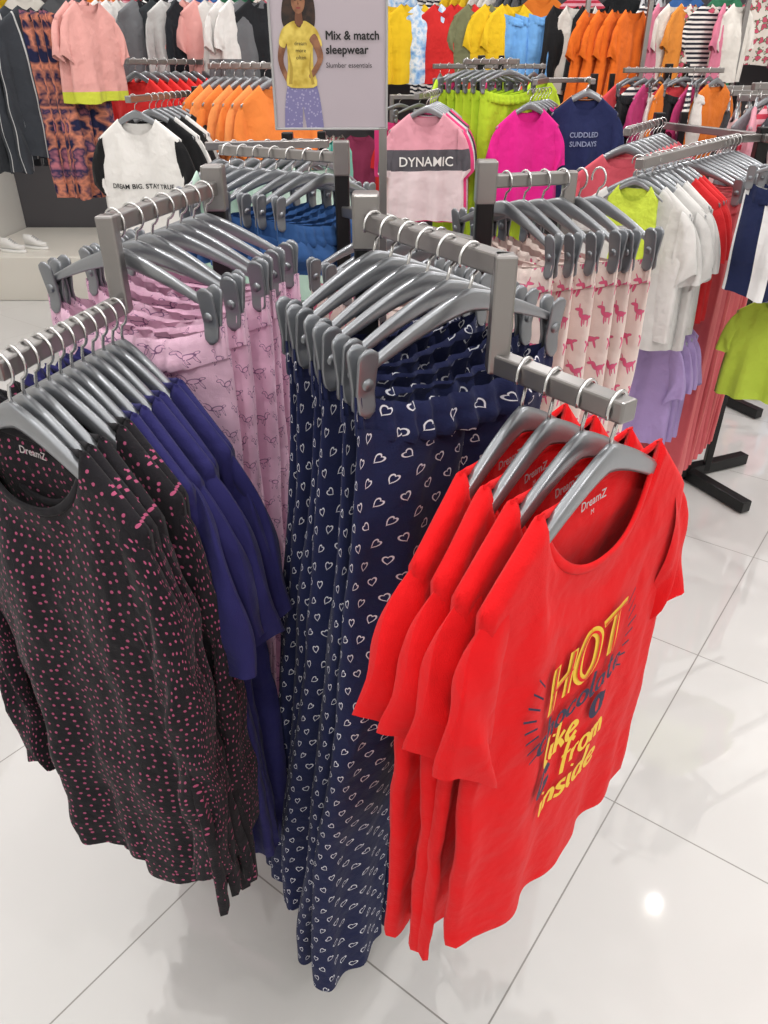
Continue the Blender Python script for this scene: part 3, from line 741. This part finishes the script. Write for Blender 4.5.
for (a,b,n,mats,kd) in [((1.55,3.7),(2.1,3.9),11,['#c9a5a5','#8d8f94',M_st,'#e0dedb','#c2405f'],'tee'),((1.8,4.4),(2.5,4.7),12,['#232326',M_fl,'#dedede','#d1495b','#9a9da1'],'long'),((1.6,5.3),(2.8,5.6),18,['#e6c0c6','#d24b3b','#22252b','#cf7a3a',M_st,'#e7e3dc',M_fl],'tee')]:
    row(kd,mats,a,b,n,1.5,70,'top on packed rack hanger','packed rack tops',jit=14)
    simple_rack(((a[0]+b[0])/2,(a[1]+b[1])/2+.12),[(a,b)],1.5,'black steel floor rack packed with tops')
# right edge
M_track=m_side('#1d2547','#e6e6e6',.42,'navy_white_track_cloth',.11)
simple_rack((2.3,2.75),[((1.02,2.02),(1.9,2.5))],1.45,'black steel floor rack with track trousers')
row('shorts',[M_track],(1.07,2.05),(1.28,2.165),6,1.45,-28,'navy and white striped track shorts on hanger','track shorts',s=.8,jit=7)
simple_rack((2.5,3.0),[((1.12,2.15),(2.1,2.66))],1.07,'low black steel rack with lime and magenta tops')
row('tee',['#b9cf4a','#b9cf4a','#c0246f','#22252b','#c0246f'],(1.17,2.176),(1.36,2.275),6,1.07,-38,'lime or magenta t-shirt on lower hanger','lime and magenta t-shirts',s=.62)

# wall garments
def wall_rail(x0,x1,y,z):
    c=((x0+x1)/2,y,z); r=empty('wall_rail',c); tag(r,'grey steel rail bracketed to the shop wall','clothes rail','wall rails')
    beam('bar',(x0,y,z-.013),(x1,y,z-.013),.026,M_tube,r,c)
    for x in(x0+.1,x1-.1): beam('bracket',(x,y,z-.013),(x,YB,z-.013),.02,M_tube,r,c)
wall_rail(-3.2,1.9,6.85,2.15); wall_rail(-2.1,1.9,6.85,1.2); wall_rail(2.0,4.9,6.85,2.15); wall_rail(2.0,4.9,6.85,1.2)
M_t1=m_tie(['#7fb2e0','#e8eef5','#9ec4ea','#5d8fd0'],16,'blue_tie_dye'); M_t2=m_tie(['#b8707c','#2c2f52','#cf8368','#1f2242','#242747'],9,'coral_navy_tie_dye')
pal=['#e7bf25',M_t1,'#cf2d2d',M_fl,'#3f6aa8','#202225','#e07a2c','#e4dfd8',M_st,'#d77d97','#8f3757','#3a7a5a','#d9d9dc',M_st2,'#5a5c60']
def fill(x0,x1,y,z,kinds,lab,grp,off):
    x=x0;i=off
    while x<x1:
        m=pal[(i*7)%len(pal)]; face=R.random()<.35; k=R.choice(kinds)
        if face: garment(k,m,x+.12,y-.02,z,R.uniform(-14,14),lab,grp,s=R.uniform(.8,1),hang=False); x+=.3
        else:
            for j in range(3): garment(k,m,x,y,z,62+R.uniform(-8,8),lab,grp,s=R.uniform(.85,1),hang=False); x+=.065
        i+=1
fill(-3.05,4.2,6.85,2.15,['tee','long','tee','dress'],'top hanging on the wall rail','wall display tops',0)
fill(-2.0,4.2,6.85,1.2,['tee','shorts','pants','tee'],'garment hanging on the lower wall rail','lower wall garments',3)
# suspended left display
M_jack=m_side('#35383e','#b9b9b9',.07,'charcoal_striped_jacket_cloth')
M_neon=m_bands([(0,'#e0a49e'),(.535,'#c9cf45')],'pink_neon_block_cloth')
M_wg=m_bands([(0,'#e2e0de'),(.42,'#6c6e72')],'white_grey_block_cloth')
def free_rail(a,b,z,label,up=False):
    c=(a[0],a[1],0); r=empty('garment_rail',c); tag(r,label,'clothes rack','floor clothes racks')
    beam('bar',(a[0],a[1],z-.013),(b[0],b[1],z-.013),.026,M_tube,r,c)
    for e in(a,b):
        beam('post',(e[0],e[1],z-.01 if up else .0),(e[0],e[1],ZC if up else z),.02 if up else .03,M_tube,r,c)
free_rail((-2.35,4.1),(-1.3,4.1),1.93,'grey steel rail hung from the ceiling with sportswear',True)
row('jacket',[M_jack,'#2b2d31',M_jack],(-1.98,4.1),(-1.62,4.1),7,1.93,58,'charcoal track jacket with pale piping','charcoal track jackets',hang=False)
row('pants',[M_t2],(-1.56,4.1),(-1.44,4.1),5,1.93,52,'coral and navy patterned leggings','patterned leggings',s=.8,jit=8,hang=False)
row('tee',[M_neon],(-1.40,4.1),(-1.36,4.1),2,1.93,62,'pink top with neon yellow hem','neon hem tops',s=.8,hang=False)
free_rail((-2.3,5.0),(-.5,5.0),2.0,'grey steel high rail with pale tops',True)
row(['tee','tee','long','tee','tee','jacket','long','jacket','long','long'],[M_neon,'#e6a7a2','#dddbd8',M_wg,M_wg,'#6c6e72','#26282c','#33383c','#c9c9c8','#22252b'],(-1.66,5.0),(-.68,5.0),17,2.0,32,'top on high rail','high rail tops',jit=30,s=.85,hang=False)
free_rail((.0,5.9),(2.4,5.9),2.05,'grey steel high rail with bright tops')
row('tee',['#e7bf25','#e7bf25',M_t1,'#cf2d2d','#cf2d2d','#77795a'],(.08,5.9),(.85,5.9),8,2.04,12,'bright top on high rail','bright high rail tops',jit=20,s=.9,hang=False)
row('shorts',[m_denim('#5f8fc4')],(.95,5.9),(1.12,5.9),3,2.04,10,'denim shorts clipped on high rail','denim shorts',hang=False)
row('tank',['#1f2023','#d8d4ce'],(1.2,5.9),(1.4,5.9),3,2.04,20,'top on high rail','bright high rail tops',jit=10,hang=False)
row('dress',['#dd6a1f'],(1.35,5.7),(1.6,5.7),4,2.0,40,'orange dress on high rail','orange dresses',s=.95,hang=False)
free_rail((1.3,5.7),(1.7,5.7),2.0,'grey steel high rail with orange dresses')
row('tee',[M_st,'#d77d97','#e4dfd8','#d98a3a',M_fl],(1.75,5.9),(2.35,5.9),8,2.04,30,'top on high rail','bright high rail tops',jit=25,s=.9,hang=False)
row('shorts',['#d23a77','#b52c63'],(.1,5.5),(.75,5.5),6,1.45,12,'magenta shorts clipped to hanger','magenta shorts')
free_rail((.05,5.5),(.8,5.5),1.45,'grey steel rail with magenta shorts')
# plinth and sneakers
M_pl=plain('cream_laminate','#e3dfd6',.4)
pl=box('display_plinth',(-2.72,6.57,.17),(1.14,1.24,.34),M_pl,bev=.01); tag(pl,'low cream display plinth against the wall','plinth')
def shoe(x,y,z,deg):
    n=16;m=14;vs=[];fs=[]
    for j in range(m+1):
        t=j/m; xx=-.12+.24*t; w=.032*(math.sin(min(1,t*4+.15)*pi/2))*(math.sin(min(1,(1-t)*4+.1)*pi/2))*(1+.2*math.sin(t*pi)); h=.085-.045*smooth(min(1,max(0,(t-.3)/.5)))
        for k in range(n):
            th=2*pi*k/n; vs.append((xx,w*math.cos(th),.02+h/2+h/2*math.sin(th)))
        if j:
            for k in range(n):
                a=(j-1)*n+k;b=(j-1)*n+(k+1)%n; fs.append((a,b,b+n,a+n))
    fs.append(tuple(range(n))[::-1]); fs.append(tuple(m*n+k for k in range(n)))
    o=obj('sneaker',mk_mesh('sneaker',vs,fs,mat=plain('white_shoe_leather','#e9e8e6',.5)),None,(x,y,z),math.radians(deg)); tag(o,'white low sneaker standing on the cream plinth','shoe','white sneakers')
    sv=[];nn=20
    for zz in(0,.024):
        for k in range(nn):
            th=2*pi*k/nn; sv.append((.128*math.cos(th),.04*math.sin(th),zz))
    sf=[tuple(range(nn))[::-1],tuple(nn+k for k in range(nn))]+[(k,(k+1)%nn,nn+(k+1)%nn,nn+k) for k in range(nn)]
    obj('sole',mk_mesh('sole',sv,sf,mat=plain('white_rubber','#f4f4f2',.6)),o)
    lp=[]
    for q in range(9): lp.append((-.02+q*.008,-.014 if q%2 else .014,.1-q*.004))
    v,f=tube(lp,.003,6,ref=(0,0,1)); obj('laces',mk_mesh('laces',v,f,mat=plain('lace_cotton','#b8b8b8',.8)),o)
shoe(-2.95,6.12,.34,-20); shoe(-2.82,6.25,.34,-25)

cam=bpy.data.cameras.new('camera'); co=bpy.data.objects.new('camera',cam); col.objects.link(co)
cam.sensor_fit='VERTICAL'; cam.sensor_height=36; cam.lens=26.0; cam.clip_start=.02
co.location=(0,0,1.6); co.rotation_euler=(math.radians(90-31),0,0)
sc.camera=co
